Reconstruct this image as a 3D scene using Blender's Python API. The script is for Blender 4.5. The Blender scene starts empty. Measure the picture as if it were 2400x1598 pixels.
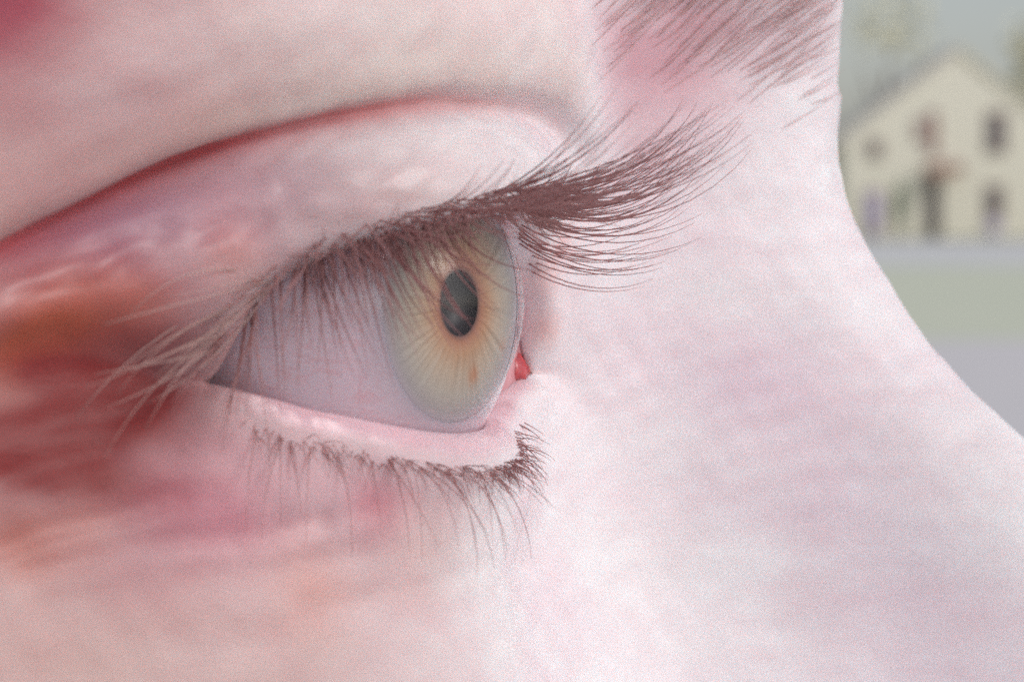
import bpy, bmesh, math, random
import numpy as np
from mathutils import Vector, Matrix
from mathutils.bvhtree import BVHTree

random.seed(7); rng = np.random.default_rng(7)
scene = bpy.context.scene
COL = scene.collection

# ------------------------------------------------------------------ camera
FPX = 5400.0            # focal length in photo pixels (photo 2400 x 1598)
CAM_H = 1.6
PITCH = math.atan((799 - 440) / FPX)          # horizon sits at row 440 of the photo
cam_d = bpy.data.cameras.new('camera')
cam = bpy.data.objects.new('camera', cam_d); COL.objects.link(cam)
cam_d.sensor_width = 36.0
cam_d.lens = 36.0 * FPX / 2400.0
cam_d.clip_start = 0.005; cam_d.clip_end = 2000
cam.location = (0, 0, CAM_H)
cam.rotation_euler = (math.pi / 2 - PITCH, 0, 0)
cam_d.dof.use_dof = True
cam_d.dof.focus_distance = 0.122
cam_d.dof.aperture_fstop = cam_d.lens / 1.5    # 1.5 mm wide entrance pupil
scene.camera = cam

# ------------------------------------------------------------------ light
SUN_DIR = Vector((0.68, -0.40, 0.56)).normalized()      # towards the sun
world = bpy.data.worlds.new('World'); scene.world = world; world.use_nodes = True
wn = world.node_tree.nodes; wl = world.node_tree.links
bg = wn['Background']
sky = wn.new('ShaderNodeTexSky'); sky.sky_type = 'NISHITA'; sky.sun_disc = False
sky.sun_elevation = math.asin(SUN_DIR.z)
sky.sun_rotation = math.atan2(SUN_DIR.x, SUN_DIR.y)
sky.air_density = 1.0; sky.dust_density = 1.6; sky.ozone_density = 0.8
hsv = wn.new('ShaderNodeHueSaturation'); hsv.inputs['Saturation'].default_value = 0.42
wl.new(sky.outputs[0], hsv.inputs['Color'])
wl.new(hsv.outputs[0], bg.inputs['Color'])
bg.inputs['Strength'].default_value = 0.15
sun_d = bpy.data.lights.new('sun', 'SUN'); sun_d.energy = 1.8; sun_d.angle = math.radians(26)
sun_d.color = (1.0, 0.97, 0.95)
sun = bpy.data.objects.new('sun', sun_d); COL.objects.link(sun)
sun.rotation_euler = SUN_DIR.to_track_quat('Z', 'Y').to_euler()
sun.location = (3, -2, 6)
scene.view_settings.view_transform = 'Standard'
scene.view_settings.look = 'None'
scene.view_settings.gamma = 1
scene.view_settings.exposure = -0.40
scene.cycles.use_denoising = False
scene.cycles.max_bounces = 6; scene.cycles.diffuse_bounces = 2; scene.cycles.glossy_bounces = 2
scene.cycles.transmission_bounces = 2; scene.cycles.transparent_max_bounces = 6

# ------------------------------------------------------------------ helpers
def tag(o, label=None, cat=None, group=None, kind=None):
    if label: o['label'] = label
    if cat: o['category'] = cat
    if group: o['group'] = group
    if kind: o['kind'] = kind
    return o

def empty(name, M=None, loc=None):
    o = bpy.data.objects.new(name, None); COL.objects.link(o); o.empty_display_size = 0.02
    if M is not None: o.matrix_world = M
    if loc is not None: o.location = loc
    return o

def mesh_obj(name, verts, faces, mat, parent=None, smooth=True):
    me = bpy.data.meshes.new(name)
    me.from_pydata([tuple(v) for v in verts], [], [tuple(f) for f in faces])
    me.update()
    if smooth: me.polygons.foreach_set('use_smooth', [True] * len(me.polygons))
    if mat: me.materials.append(mat)
    o = bpy.data.objects.new(name, me); COL.objects.link(o)
    if parent: o.parent = parent
    return o

def new_mat(name):
    m = bpy.data.materials.new(name); m.use_nodes = True
    return m, m.node_tree.nodes, m.node_tree.links, m.node_tree.nodes['Principled BSDF']

# ------------------------------------------------------------------ face frame (millimetres)
# f = forward out of the face, l = sideways towards the camera, z = up; origin = centre of the eyeball
YAW = math.radians(70); S_, C_ = math.sin(YAW), math.cos(YAW)
EY = 120.0
E = np.array([(674 - 1200) / FPX * EY, EY, (799 - 715) / FPX * EY])
def to_cam(p):                      # (l, z, f) -> camera frame x right, y depth, z up
    p = np.asarray(p, float); l, z, f = p[..., 0], p[..., 1], p[..., 2]
    return np.stack([E[0] + f * S_ - l * C_, E[1] - f * C_ - l * S_, E[2] + z], -1)
def from_cam(q):
    q = np.asarray(q, float) - E
    return np.stack([-q[..., 0] * C_ - q[..., 1] * S_, q[..., 2], q[..., 0] * S_ - q[..., 1] * C_], -1)
def to_px(p):
    c = to_cam(p)
    return np.stack([1200 + c[..., 0] / c[..., 1] * FPX, 799 - c[..., 2] / c[..., 1] * FPX], -1)
def W(p): return to_cam(p) * 0.001                       # local metres of the person
M_PERSON = Matrix.Translation((0, 0, CAM_H)) @ Matrix.Rotation(-PITCH, 4, 'X')

GAZE = np.array([math.sin(math.radians(13)), 0.0, math.cos(math.radians(13))])   # (l, z, f)
LIMB = math.radians(29.4)
def globe_r(d):
    d = d / np.linalg.norm(d, axis=-1, keepdims=True)
    a = np.arccos(np.clip((d * GAZE).sum(-1), -1, 1)) / LIMB
    b = np.clip(1 - a ** 2, 0, 1)
    return 12.0 + 1.25 * b ** 1.15

def pchip(xs, ys, x):
    xs = np.asarray(xs, float); ys = np.asarray(ys, float); h = np.diff(xs); d = np.diff(ys) / h
    m = np.zeros_like(ys); m[0] = d[0]; m[-1] = d[-1]
    # gentle three point slopes (smoother than strict monotone)
    m[1:-1] = (d[:-1] * h[1:] + d[1:] * h[:-1]) / (h[1:] + h[:-1])
    for i in range(1, len(xs) - 1):
        lim = 2.5 * min(abs(d[i - 1]), abs(d[i])) + 0.05
        m[i] = max(-lim, min(lim, m[i]))
    i = np.clip(np.searchsorted(xs, x) - 1, 0, len(xs) - 2)
    t = (x - xs[i]) / h[i]
    return ((2*t**3-3*t**2+1)*ys[i] + (t**3-2*t**2+t)*h[i]*m[i] + (-2*t**3+3*t**2)*ys[i+1] + (t**3-t**2)*h[i]*m[i+1])

# ---- lid margins (z of the inner edge on the globe as a function of l)
MC, LC = -14.5, 13.3                       # inner and outer corner of the eye
ZU = [(-14.5,-3.75),(-13.2,-0.6),(-11,1.9),(-8,3.7),(-4,4.5),(0,4.5),(4,4.1),(8,3.0),(11,1.0),(12.5,-1.5),(13.3,-3.8)]
ZL = [(-14.5,-3.75),(-12.5,-4.2),(-9,-5.1),(-5,-6.05),(0,-6.45),(3.5,-6.35),(8,-5.5),(11,-4.6),(12.5,-4.1),(13.3,-3.8)]
def margin(l, tab):
    z = pchip(*zip(*tab), l)
    R = 12.1
    for _ in range(4):
        f2 = R * R - z * z - l * l
        f = math.sqrt(max(f2, 0.01))
        R = float(globe_r(np.array([l, z, f]))) + 0.12
    # leave the globe towards both corners
    fm = pchip([-14.5, -13, -11, -9, -7], [8.3, 7.9, 7.9, 8.1, 9.2], l) if l < -7 else -99
    fl = pchip([8.5, 10.5, 12, 13.3], [6.3, 5.0, 3.7, 2.2], l) if l > 8.5 else -99
    return np.array([l, z, max(f, fm, fl)])

FAR = lambda z, fs: [(-62 + 27.5, z, fs[0]), (-38, z, fs[1]), (-42, z, fs[2]), (-48, z, min(fs[2] - 2.5, 12)), (-60, z, 8), (-80, z, -6)]
ROWS_UP = [
 ([(-80,62,-4),(-50,62,17),(-31,62,21),(-10,62,20),(10,62,15),(30,62,4),(44,62,-11),(54,62,-26)]),
 ([(-80,38,-4),(-50,38,18),(-31,38,24.2),(-12,38,21),(8,38,16),(26,37,4),(36,36,-6),(46,35,-20),(54,34,-32)]),
 (FAR(26,(22.5,21,19)) + [(-31,26,23.4),(-25,26,21.8),(-18,26,19),(-8,26,16),(4,26,14),(14,25,9.4),(22,23,3),(36,21,-11),(46,19,-24),(54,18,-36)]),
 (FAR(18.5,(21.6,19.2,15.5)) + [(-31,18.5,22.8),(-27.5,18.5,21.8),(-24,18.5,19.3),(-19,18.5,15.2),(-15,18.4,12.8),(-7,18.2,11.9),(2,18,11.2),(8,17.5,9.6),(14,16.2,5.6),(20,14,0.6),(26,11.5,-3.6),(36,9,-12.5),(46,7,-25),(54,6,-37)]),
 (FAR(13.5,(21.8,19,14.8)) + [(-31,13.5,22.1),(-27.5,13.5,21.0),(-24,13.6,18.3),(-19,13.8,14.2),(-15,13.9,12.5),(-10.5,14.1,12.9),(-4,14.2,12.5),(2,13.9,11.9),(8,13.0,9.7),(14,11.2,5.2),(20,8.5,0.2),(26,5,-4.6),(36,2.5,-13.5),(46,1,-26),(54,0,-38)]),
 (FAR(9.6,(21.5,18.4,14.3)) + [(-31,9.6,22.1),(-27.5,9.6,21.1),(-24,9.6,18.2),(-20,9.6,14.2),(-17,9.8,12.2),(-13.5,10.3,12.3),(-10,11.2,12.2),(-6,11.4,11.9),(0,11.2,11.4),(5,10.7,10.1),(9,9.6,7.5),(13,7.8,3.4),(18,5.0,-0.7),(22,2.5,-3.6),(28,-2.4,-7.6),(36,-3.6,-14.6),(46,-4,-27),(54,-4,-39)]),
 (FAR(8.2,(21.8,18.3,13.9)) + [(-31,8.2,22.35),(-27.5,8.2,21.3),(-24,8.2,18.2),(-20,8.2,13.8),(-17,8.3,11.8),(-13,8.9,11.1),(-10,10.0,10.8),(-6,10.3,10.5),(0,10.1,9.9),(5,9.6,8.5),(9,8.6,5.6),(13,6.9,1.2),(18,4.1,-2.6),(22,1.6,-5.0),(28,-2.0,-8.6),(36,-4,-15.3),(46,-5,-27.6),(54,-5,-39.5)]),
 (FAR(6.1,(22.0,18.3,13.6)) + [(-31,6.1,23.1),(-27.5,6.1,21.8),(-24,6.1,18.3),(-20,6.1,13.6),(-17,6.5,11.4),(-13,7.3,11.1),(-10,8.7,11.5),(-6,9.1,11.6),(0,8.9,11.4),(5,8.5,10.3),(9,7.3,7.7),(13,5.5,3.4),(18,2.8,-0.6),(22,0.4,-3.6),(28,-3.2,-8.3),(36,-5.5,-15.3),(46,-6,-27.8),(54,-6,-39.6)]),
 (FAR(3,(23.0,19,13.9)) + [(-31,3,24.9),(-27.5,3,23.1),(-24,3,19),(-20,2.6,13.9),(-17,2,11.3),(-13.5,3.4,10.3),(-10,5.9,11.6),(-6,7.2,12.8),(0,7.3,13.0),(5,6.7,12.0),(9,5.3,9.5),(12,3.3,5.9),(15,1.2,2.7),(18,0.6,0.0),(22,-0.6,-3.2),(28,-4.6,-8.3),(36,-7,-15.4),(46,-8,-28),(54,-8,-39.8)]),
]
OUT_U = [(-17,-2.6,11.2),(-20,-2.6,14.3),(-24,-2.6,20.2),(-27.5,-2.6,25.7),(-31,-2.6,28.4)] 
LAT_U = [(15.5,-1.6,1.4),(18,-1.0,-1.0),(22,-1.8,-4.2),(28,-4.5,-8.6),(36,-8.3,-15.5),(46,-9,-28),(54,-9,-40)]
OUT_M = [(-17,-3.75,11.1),(-20,-3.8,14.4),(-24,-3.8,20.5),(-27.5,-3.8,26.4),(-31,-3.8,29.4)]
LAT_M = [(15.2,-3.2,-0.2),(18,-2.8,-2.9),(22,-3.2,-5.8),(28,-6.2,-9.2),(36,-9,-15.6),(46,-10,-28),(54,-10,-40)]
OUT_D = [(-17,-5,11.3),(-20,-5,14.7),(-24,-5,21),(-27.5,-5,27.4),(-31,-5,30.6)]
LAT_D = [(15.5,-5,0.3),(18,-5.0,-2.0),(22,-5.6,-4.8),(28,-7.8,-8.7),(36,-10,-15.6),(46,-11,-28),(54,-11,-40)]
IN_L = [-13.6,-12,-10,-8,-6,-4,-2,0,2,4,6,8,9.5,11,12.2]
def outer(l, tab, th, dz):
    p = margin(l, tab); n = p / np.linalg.norm(p)
    if l < -8: n = n * (1 - (-8 - l) / 8) + np.array([-0.2, 0, 1]) * ((-8 - l) / 8)
    w = min(1.0, (l - MC) / 3.0, (LC - l) / 2.5) ** 0.5
    q = p + n * th * (0.45 + 0.55 * w); q[0] = l; q[1] = p[1] + dz * (0.5 + 0.5 * w)
    return tuple(q)
row_u8 = sorted(FAR(-2.6,(25.7,20.2,14.3)) + OUT_U + [(MC - 0.4,-3.1,9.3)] + [outer(l, ZU, 2.0, 0.55) for l in IN_L] + [(LC + 0.3,-3.2,2.9)] + LAT_U)
row_in_u = sorted(FAR(-3.8,(26.4,20.5,14.4)) + OUT_M + [(MC,-3.75,8.3)] + [tuple(margin(l, ZU)) for l in IN_L] + [(LC,-3.8,2.2)] + LAT_M)
row_in_d = sorted(FAR(-3.8,(26.4,20.5,14.4)) + OUT_M + [(MC,-3.75,8.3)] + [tuple(margin(l, ZL)) for l in IN_L] + [(LC,-3.8,2.2)] + LAT_M)
row_d8 = sorted(FAR(-5,(27.4,21,14.7)) + OUT_D + [(MC - 0.4,-4.5,9.2)] + [outer(l, ZL, 2.1, -1.55 + 0.95 * min(1.0, max(0.0, (1 - l) / 9))) for l in IN_L] + [(LC + 0.3,-4.5,2.7)] + LAT_D)
def tuck(row, up, tab):
    out = []
    for (l, z, f) in row:
        if MC < l < LC:
            w = min(1.0, (l - MC) / 3.5, (LC - l) / 3.0)
            z2 = z + (2.4 if up else -2.2) * w
            R = 12.3 + 0.25
            d = np.array([l, z2, f]); 
            if l < -9: q = (l, z2, f - 1.5 * w)
            else:
                for _ in range(3):
                    d[2] = math.sqrt(max(R * R - l * l - z2 * z2, 0.05)); R = float(globe_r(d)) + 0.2
                q = (l, z2, min(d[2], f) if l > 9 else d[2])
            out.append(q)
        else: out.append((l, z, f))
    return out
ROWS_UP = [sorted(r) for r in ROWS_UP] + [row_u8, row_in_u, tuck(row_in_u, True, ZU)]
ROWS_DN = [tuck(row_in_d, False, ZL), row_in_d, row_d8] + [sorted(r) for r in [
 (FAR(-8,(30,22.5,15)) + [(-31,-8,34),(-27.5,-8,30),(-24,-8,22.3),(-20,-8,15),(-17,-7.6,11.6),(-13,-7.4,9.8),(-8,-8.9,10.8),(0,-10.4,11.6),(6,-9.9,10.1),(10,-8.8,7.1),(13.5,-7.2,3.5),(18,-8,-0.8),(22,-9,-4),(28,-10.5,-8),(36,-12.5,-15.3),(46,-13,-28),(54,-13,-40)]),
 (FAR(-12,(33,24,15.6)) + [(-31,-12,37.5),(-27.5,-12,33),(-24,-12,24),(-20,-12,15.6),(-15,-12,11),(-9,-13.4,10.2),(0,-14.2,11.2),(7,-13.6,9.4),(13,-12,5.0),(18,-12,0.4),(22,-12.5,-3.0),(28,-14,-7.5),(36,-16,-15),(46,-17,-27.5),(54,-17,-39)]),
 (FAR(-18,(36,25.5,17.5)) + [(-31,-18,42),(-27.5,-18,36.5),(-24,-18,26),(-20,-18,17.6),(-15,-18,12.9),(-8,-18,12),(0,-18.5,12.2),(8,-18,10),(14,-18,6),(22,-18,-1.2),(28,-19,-6),(36,-20,-13.5),(46,-20,-26),(54,-20,-38)]),
 (FAR(-27,(41,30,21)) + [(-31,-27,46),(-27.5,-27,41.5),(-23,-27,30),(-19,-27,21),(-12,-27,16),(0,-27,15),(10,-27,11.5),(20,-27,3.5),(28,-27,-4),(36,-27,-12),(46,-27,-25),(54,-27,-37)]),
 ([(-80,-44,-8),(-50,-44,16),(-40,-44,24),(-31,-44,30),(-22,-44,25),(-12,-44,20),(0,-44,15.5),(12,-44,8),(24,-44,-2),(36,-44,-13),(46,-44,-26),(54,-44,-38)]),
 ([(-80,-62,-14),(-50,-62,13),(-31,-62,23),(-12,-62,17),(0,-62,12),(12,-62,5),(24,-62,-5),(36,-62,-17),(46,-62,-30),(54,-62,-42)]),
]]
# column positions, dense round the eye, with exact corners
def cols(a, b, n): return list(np.linspace(a, b, n, endpoint=False))
LS = cols(-80,-48,10) + cols(-48,-34,20) + cols(-34,-14.5,64) + cols(-14.5,-12.5,14) + cols(-12.5,11,104) + cols(11,13.3,18) + cols(13.3,30,54) + cols(30,54,22) + [54.0]
LS = np.array(LS)
def dense(rows, sub):
    ctr = np.stack([np.stack([LS, pchip([p[0] for p in r], [p[1] for p in r], LS), pchip([p[0] for p in r], [p[2] for p in r], LS)], -1) for r in rows])
    n = len(rows); out = []; ts = []
    for i in range(n - 1):
        p0 = ctr[max(i-1, 0)]; p1 = ctr[i]; p2 = ctr[i+1]; p3 = ctr[min(i+2, n-1)]
        d1 = np.maximum(np.linalg.norm(p2-p1, axis=-1, keepdims=True), 1e-6)
        d0 = np.linalg.norm(p1-p0, axis=-1, keepdims=True); d0 = np.where(d0 < 1e-6, d1, d0)
        d2 = np.linalg.norm(p3-p2, axis=-1, keepdims=True); d2 = np.where(d2 < 1e-6, d1, d2)
        m1 = ((p1-p0)/d0*d1 + (p2-p1)/d1*d0) / (d0+d1); m2 = ((p2-p1)/d1*d2 + (p3-p2)/d2*d1) / (d1+d2)
        m1 = m1 * d1; m2 = m2 * d1
        k = sub[i]
        for j in range(k):
            t = j / k
            out.append((2*t**3-3*t**2+1)*p1 + (t**3-2*t**2+t)*m1 + (-2*t**3+3*t**2)*p2 + (t**3-t**2)*m2); ts.append(i + t)
    out.append(ctr[-1]); ts.append(n - 1.0)
    return np.stack(out), np.array(ts)
GU, TU = dense(ROWS_UP, [5, 6, 8, 8, 8, 9, 8, 9, 10, 8, 4])
GD, TD = dense(ROWS_DN, [4, 8, 9, 9, 9, 9, 6, 4])
NU, ND, NC = len(GU), len(GD), len(LS)
def smooth1(a, n, axis):
    for _ in range(n):
        b = np.copy(a); sl = [slice(None)] * a.ndim
        def s(x): q = list(sl); q[axis] = x; return tuple(q)
        b[s(slice(1, -1))] = 0.25 * a[s(slice(0, -2))] + 0.5 * a[s(slice(1, -1))] + 0.25 * a[s(slice(2, None))]
        a = b
    return a
GU = smooth1(GU, 3, 1); GD = smooth1(GD, 3, 1)
kd = np.clip((TD - 2.2) / 1.0, 0, 1)[:, None, None]; GD = GD * (1 - kd) + smooth1(GD, 40, 1) * kd
ku = np.clip((5.4 - TU) / 1.0, 0, 1)[:, None, None]; GU = GU * (1 - ku) + smooth1(GU, 25, 1) * ku
# keep the two sides joined outside the opening
ic0 = int(np.argmin(abs(LS - MC))); ic1 = int(np.argmin(abs(LS - LC)))
for j in list(range(0, ic0 + 1)) + list(range(ic1, NC)):
    m_ = 0.5 * (GU[-1, j] + GD[0, j])
    iu9 = NU - 1 - 4; id9 = 4
    for i in range(iu9, NU): GU[i, j] = m_
    for i in range(0, id9 + 1): GD[i, j] = m_
iu9 = NU - 1 - 4; id9 = 4
for j in list(range(0, ic0)) + list(range(ic1 + 1, NC)):
    far = (MC - LS[j]) if j < ic0 else (LS[j] - LC)
    c_ = np.concatenate([GU[:iu9 + 1, j], GD[id9 + 1:, j]]); k0 = iu9
    if j < ic0:                       # nose side: one smooth curve, no trace of a slit
        w_ = min(1.0, max(0.0, (far - 0.3) / 3.0))
        rows_ = [r for r in ROWS_UP[3:9]] + [row_in_u] + [r for r in ROWS_DN[3:8]]
        zc = np.array([pchip([p[0] for p in r], [p[1] for p in r], LS[j]) for r in rows_])[::-1]
        fc = np.array([pchip([p[0] for p in r], [p[2] for p in r], LS[j]) for r in rows_])[::-1]
        m2 = (c_[:, 1] > zc[1]) & (c_[:, 1] < zc[-2])
        c_[m2, 2] = (1 - w_) * c_[m2, 2] + w_ * pchip(zc, fc, c_[m2, 1])
    it = 4 if j < ic0 else int(min(40, far * 7))
    w_ = np.exp(-((np.arange(len(c_)) - k0) / 14.0) ** 2)[:, None]
    for _ in range(it):
        a_ = c_.copy(); a_[1:-1] = 0.25 * c_[:-2] + 0.5 * c_[1:-1] + 0.25 * c_[2:]; c_ = c_ + (a_ - c_) * w_
    GU[:iu9 + 1, j] = c_[:iu9 + 1]; GD[id9 + 1:, j] = c_[iu9 + 1:]
    GU[iu9:, j] = c_[iu9]; GD[:id9 + 1, j] = c_[iu9]
PF = np.concatenate([GU.reshape(-1, 3), GD.reshape(-1, 3)])           # (l,z,f) of each vertex
TT = np.concatenate([np.repeat(TU, NC), 20 + np.repeat(TD, NC)])      # row parameter

# ---- fine creases pressed into the skin: photo polyline, width mm, depth mm
PXV = to_px(PF)
DEPTH = to_cam(PF)[:, 1]
def px_point(px, py):
    d = np.hypot(PXV[:, 0] - px, PXV[:, 1] - py); c = np.where(d < max(12, d.min() + 3))[0]
    return PF[c[np.argmin(DEPTH[c])]]
NRM = None
def grid_normals():
    def gn(G):
        du = np.gradient(G, axis=1); dv = np.gradient(G, axis=0); n = np.cross(dv, du)
        return n / np.maximum(np.linalg.norm(n, axis=-1, keepdims=True), 1e-9)
    fx = lambda n: n * np.where((n[..., 2:3] * 1.0 + n[..., 0:1] * 0.3) < 0, -1, 1)
    nu, nd = fx(gn(GU)), fx(gn(GD))
    for j in list(range(0, ic0 + 1)) + list(range(ic1, NC)):
        a = nu[iu9 - 2, j] + nd[id9 + 2, j]; a = a / max(np.linalg.norm(a), 1e-9)
        nu[iu9 - 1:, j] = a; nd[:id9 + 2, j] = a
    return np.concatenate([nu.reshape(-1, 3), nd.reshape(-1, 3)])
NRM = grid_normals()
def seg_dist(P, poly):
    best = np.full(len(P), 1e9)
    for a, b in zip(poly[:-1], poly[1:]):
        ab = b - a; t = np.clip(((P - a) @ ab) / max(ab @ ab, 1e-9), 0, 1)
        best = np.minimum(best, np.linalg.norm(P - (a + t[:, None] * ab), axis=1))
    return best
CREASES = [
 ([(0,1290),(120,1240),(260,1205),(420,1165)],0.45,0.35), ([(60,1330),(300,1290),(520,1255),(760,1215)],0.5,0.28),
 ([(100,1420),(350,1370),(620,1350),(850,1290)],0.6,0.22), ([(560,1290),(760,1230),(900,1190)],0.3,0.16),
 ([(0,1130),(120,1080),(260,1060)],0.7,0.2), ([(0,1010),(150,975),(330,960)],0.7,0.16),
 ([(60,690),(240,640),(420,560),(620,510)],0.6,0.22), ([(0,640),(200,580),(380,520)],0.5,0.18),
 ([(560,1480),(900,1420),(1250,1330)],0.5,0.16), ([(700,1420),(1000,1370),(1200,1290)],0.4,0.14),
 ([(660,430),(830,460),(1000,470)],0.35,0.12), ([(600,390),(690,330)],0.3,0.14), ([(700,370),(800,310)],0.3,0.12),
 ([(0,330),(250,260),(520,170)],0.7,0.15), ([(100,420),(400,310),(700,240)],0.7,0.12),
]
_s = lambda a, b_, x: np.clip((x - a) / (b_ - a), 0, 1)
_open = _s(MC - 2.5, MC + 1, PF[:, 0]) * (1 - _s(LC - 1, LC + 2.5, PF[:, 0]))
skin_ok = 1 - _open * np.where(TT < 19, _s(8.4, 9.2, TT), 1 - _s(22.0, 22.9, TT))
for poly, w, dep in CREASES:
    P3 = np.array([px_point(*p) for p in poly]); d = seg_dist(PF, P3)
    k = np.exp(-(d / w) ** 2) * dep * skin_ok
    PF = PF - NRM * k[:, None]
# small uneven swelling of the lid skin
def vnoise(P, scale, seed):
    r = np.random.default_rng(seed); out = np.zeros(len(P))
    for _ in range(14):
        k = r.normal(size=3) * scale; out += np.sin(P @ k + r.uniform(0, 6.28))
    return out / 14 ** 0.5
lid_w = np.clip(1 - abs(TT - 7.6) / 1.2, 0, 1) * _s(-13, -9, PF[:, 0])
PF = PF + NRM * ((vnoise(PF * [1, 1.8, 1], 1.3, 21) * 0.06 + vnoise(PF * [0.8, 2, 0.8], 2.4, 22) * 0.03) * lid_w)[:, None]
PF = PF + NRM * ((vnoise(PF, 3.0, 11) * 0.035 + vnoise(PF, 6.0, 12) * 0.015) * (1 - skin_ok) * ((TT > 21.2) & (TT < 23)))[:, None]
PF = PF + NRM * ((vnoise(PF, 0.55, 1) * 0.07 + vnoise(PF * [1, 1.6, 1], 1.2, 2) * 0.035) * skin_ok)[:, None]

# ------------------------------------------------------------------ skin colour (flush, thin skin, painted shade on the temple side)
def blob(px, py, r): 
    c = px_point(px, py); return np.exp(-(np.linalg.norm(PF - c, axis=1) / r) ** 2)
sstep = lambda a, b, x: np.clip((x - a) / (b - a), 0, 1) ** 2 * (3 - 2 * np.clip((x - a) / (b - a), 0, 1))
lv, zv = PF[:, 0], PF[:, 1]
streak = vnoise(PF * [0.5, 1.5, 0.5], 0.9, 4) * 0.5 + vnoise(PF * [0.6, 1.2, 0.6], 0.4, 5) * 0.5
mott = vnoise(PF * [0.6, 1.3, 0.6], 1.7, 8)
ALB = np.tile(np.array([0.815, 0.765, 0.785]), (len(PF), 1))
def lay(w, col, rough=0.25):
    global ALB
    w = np.clip(w * (1 + rough * streak), 0, 1)[:, None]; ALB = ALB * (1 - w) + np.array(col) * w
def blobs(lst): 
    w = np.zeros(len(PF))
    for (x, y, r, s) in lst: w = w + s * blob(x, y, r)
    return w
# ruddy complexion towards the temple plus painted shade there, paler on the nose
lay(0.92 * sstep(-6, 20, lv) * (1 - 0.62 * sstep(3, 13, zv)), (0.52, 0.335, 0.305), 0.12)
lay(0.35 * sstep(8, 24, lv) * sstep(6, 14, zv), (0.60, 0.42, 0.42))
lay(blobs([(120,640,5,0.75),(300,600,5,0.55),(520,510,4.5,0.40),(700,430,4,0.25),(250,240,4,0.2)]), (0.36, 0.20, 0.26))            # mauve outer lid, its shade painted in as well
lay(0.40 * (1 - sstep(4.2, 5.2, TT)) * sstep(-14, -8, lv), (0.76, 0.60, 0.54), 0.2)
lay(0.50 * np.exp(-((TT - 5.0) / 0.7) ** 2) * (TT < 19) * sstep(-15, -8, lv), (0.70, 0.52, 0.44), 0.2)
lay(blobs([(1450,60,4,0.45),(1600,40,4.5,0.5),(1750,20,4.5,0.4),(1880,10,3.5,0.25),(1500,220,3.6,0.40),(1650,240,3.8,0.28),(1520,400,3.2,0.28)]), (0.62, 0.38, 0.42))   # flushed brow
lay(blobs([(1900,1100,6,0.30),(1700,900,4,0.30),(1500,750,3,0.25),(1850,850,4,0.25),(2200,1500,6,0.30),(2050,1300,5,0.25)]), (0.70, 0.56, 0.64))
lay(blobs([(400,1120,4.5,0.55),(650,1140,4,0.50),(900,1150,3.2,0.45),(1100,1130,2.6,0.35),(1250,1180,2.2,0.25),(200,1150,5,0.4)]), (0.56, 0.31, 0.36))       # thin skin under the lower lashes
lay(blobs([(880,1195,1.5,0.45),(400,1140,2.0,0.45),(560,1190,2,0.3),(540,520,2,0.25)]), (0.56, 0.17, 0.22))
lay(blobs([(1300,640,1.6,0.4),(1290,780,1.2,0.5),(1330,560,1.4,0.3)]), (0.70, 0.34, 0.31))
lay(blobs([(40,820,3.0,0.8),(170,770,2.6,0.6),(330,710,2.2,0.45),(60,1270,1.8,0.5),(200,1230,1.6,0.35),(540,620,1.6,0.35),(740,1390,2.0,0.3),(1000,1300,3,0.15)]), (0.60, 0.17, 0.08))   # orange patches, with the hooding fold's shade painted in at the outer corner
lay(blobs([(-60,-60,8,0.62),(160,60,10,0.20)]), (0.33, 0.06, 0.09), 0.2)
lay(blobs([(90,960,5,0.50),(250,950,4,0.45),(330,860,3,0.4),(60,1090,4.5,0.40),(220,1080,4.5,0.35),(400,900,2.2,0.35)]), (0.22, 0.026, 0.026), 0.35)  # deep red outer corner, darkened to paint in the hollow's shade
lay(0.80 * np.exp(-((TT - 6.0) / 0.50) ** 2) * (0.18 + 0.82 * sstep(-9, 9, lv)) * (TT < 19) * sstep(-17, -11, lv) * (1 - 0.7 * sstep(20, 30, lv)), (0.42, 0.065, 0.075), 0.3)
ALB *= (1 + 0.035 * mott)[:, None] * np.array([0.6, 1, 0.9]) + (1 - np.array([0.6, 1, 0.9]))
# wet pink edge of the lids and the lining behind it
edge = np.where(TT < 19, sstep(9.15, 9.7, TT), 1 - sstep(21.5, 21.95, TT)) * sstep(MC, MC + 2.5, lv) * (1 - sstep(LC - 3, LC, lv))
edge = np.maximum(edge, 0.0)
shine = np.maximum(edge, 0.38 * np.clip(1 - abs(TT - 7.6) / 1.4, 0, 1) * (TT < 19) * sstep(-13, -8, lv))
lining = np.where(TT < 19, sstep(10.0, 10.6, TT), 1 - sstep(20.4, 21.0, TT)) * ((lv > MC - .6) & (lv < LC + .6))
lay(0.6 * lining, (0.58, 0.20, 0.22), 0)
lay(0.75 * edge, (0.78, 0.52, 0.58), 0.1)

# ------------------------------------------------------------------ materials of the person
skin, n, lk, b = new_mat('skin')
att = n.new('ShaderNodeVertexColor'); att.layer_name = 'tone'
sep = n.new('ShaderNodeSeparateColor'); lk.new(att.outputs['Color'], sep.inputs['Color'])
att2 = n.new('ShaderNodeVertexColor'); att2.layer_name = 'wet'
sep2 = n.new('ShaderNodeSeparateColor'); lk.new(att2.outputs['Color'], sep2.inputs['Color'])
tc = n.new('ShaderNodeTexCoord')
mp = n.new('ShaderNodeMapping'); lk.new(tc.outputs['Object'], mp.inputs['Vector'])
mp.inputs['Rotation'].default_value = (0, math.radians(18), 0); mp.inputs['Scale'].default_value = (0.32, 0.8, 1.0)
nz = n.new('ShaderNodeTexNoise'); nz.inputs['Scale'].default_value = 620; nz.inputs['Detail'].default_value = 5; nz.inputs['Roughness'].default_value = 0.6
lk.new(mp.outputs[0], nz.inputs['Vector'])
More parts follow.
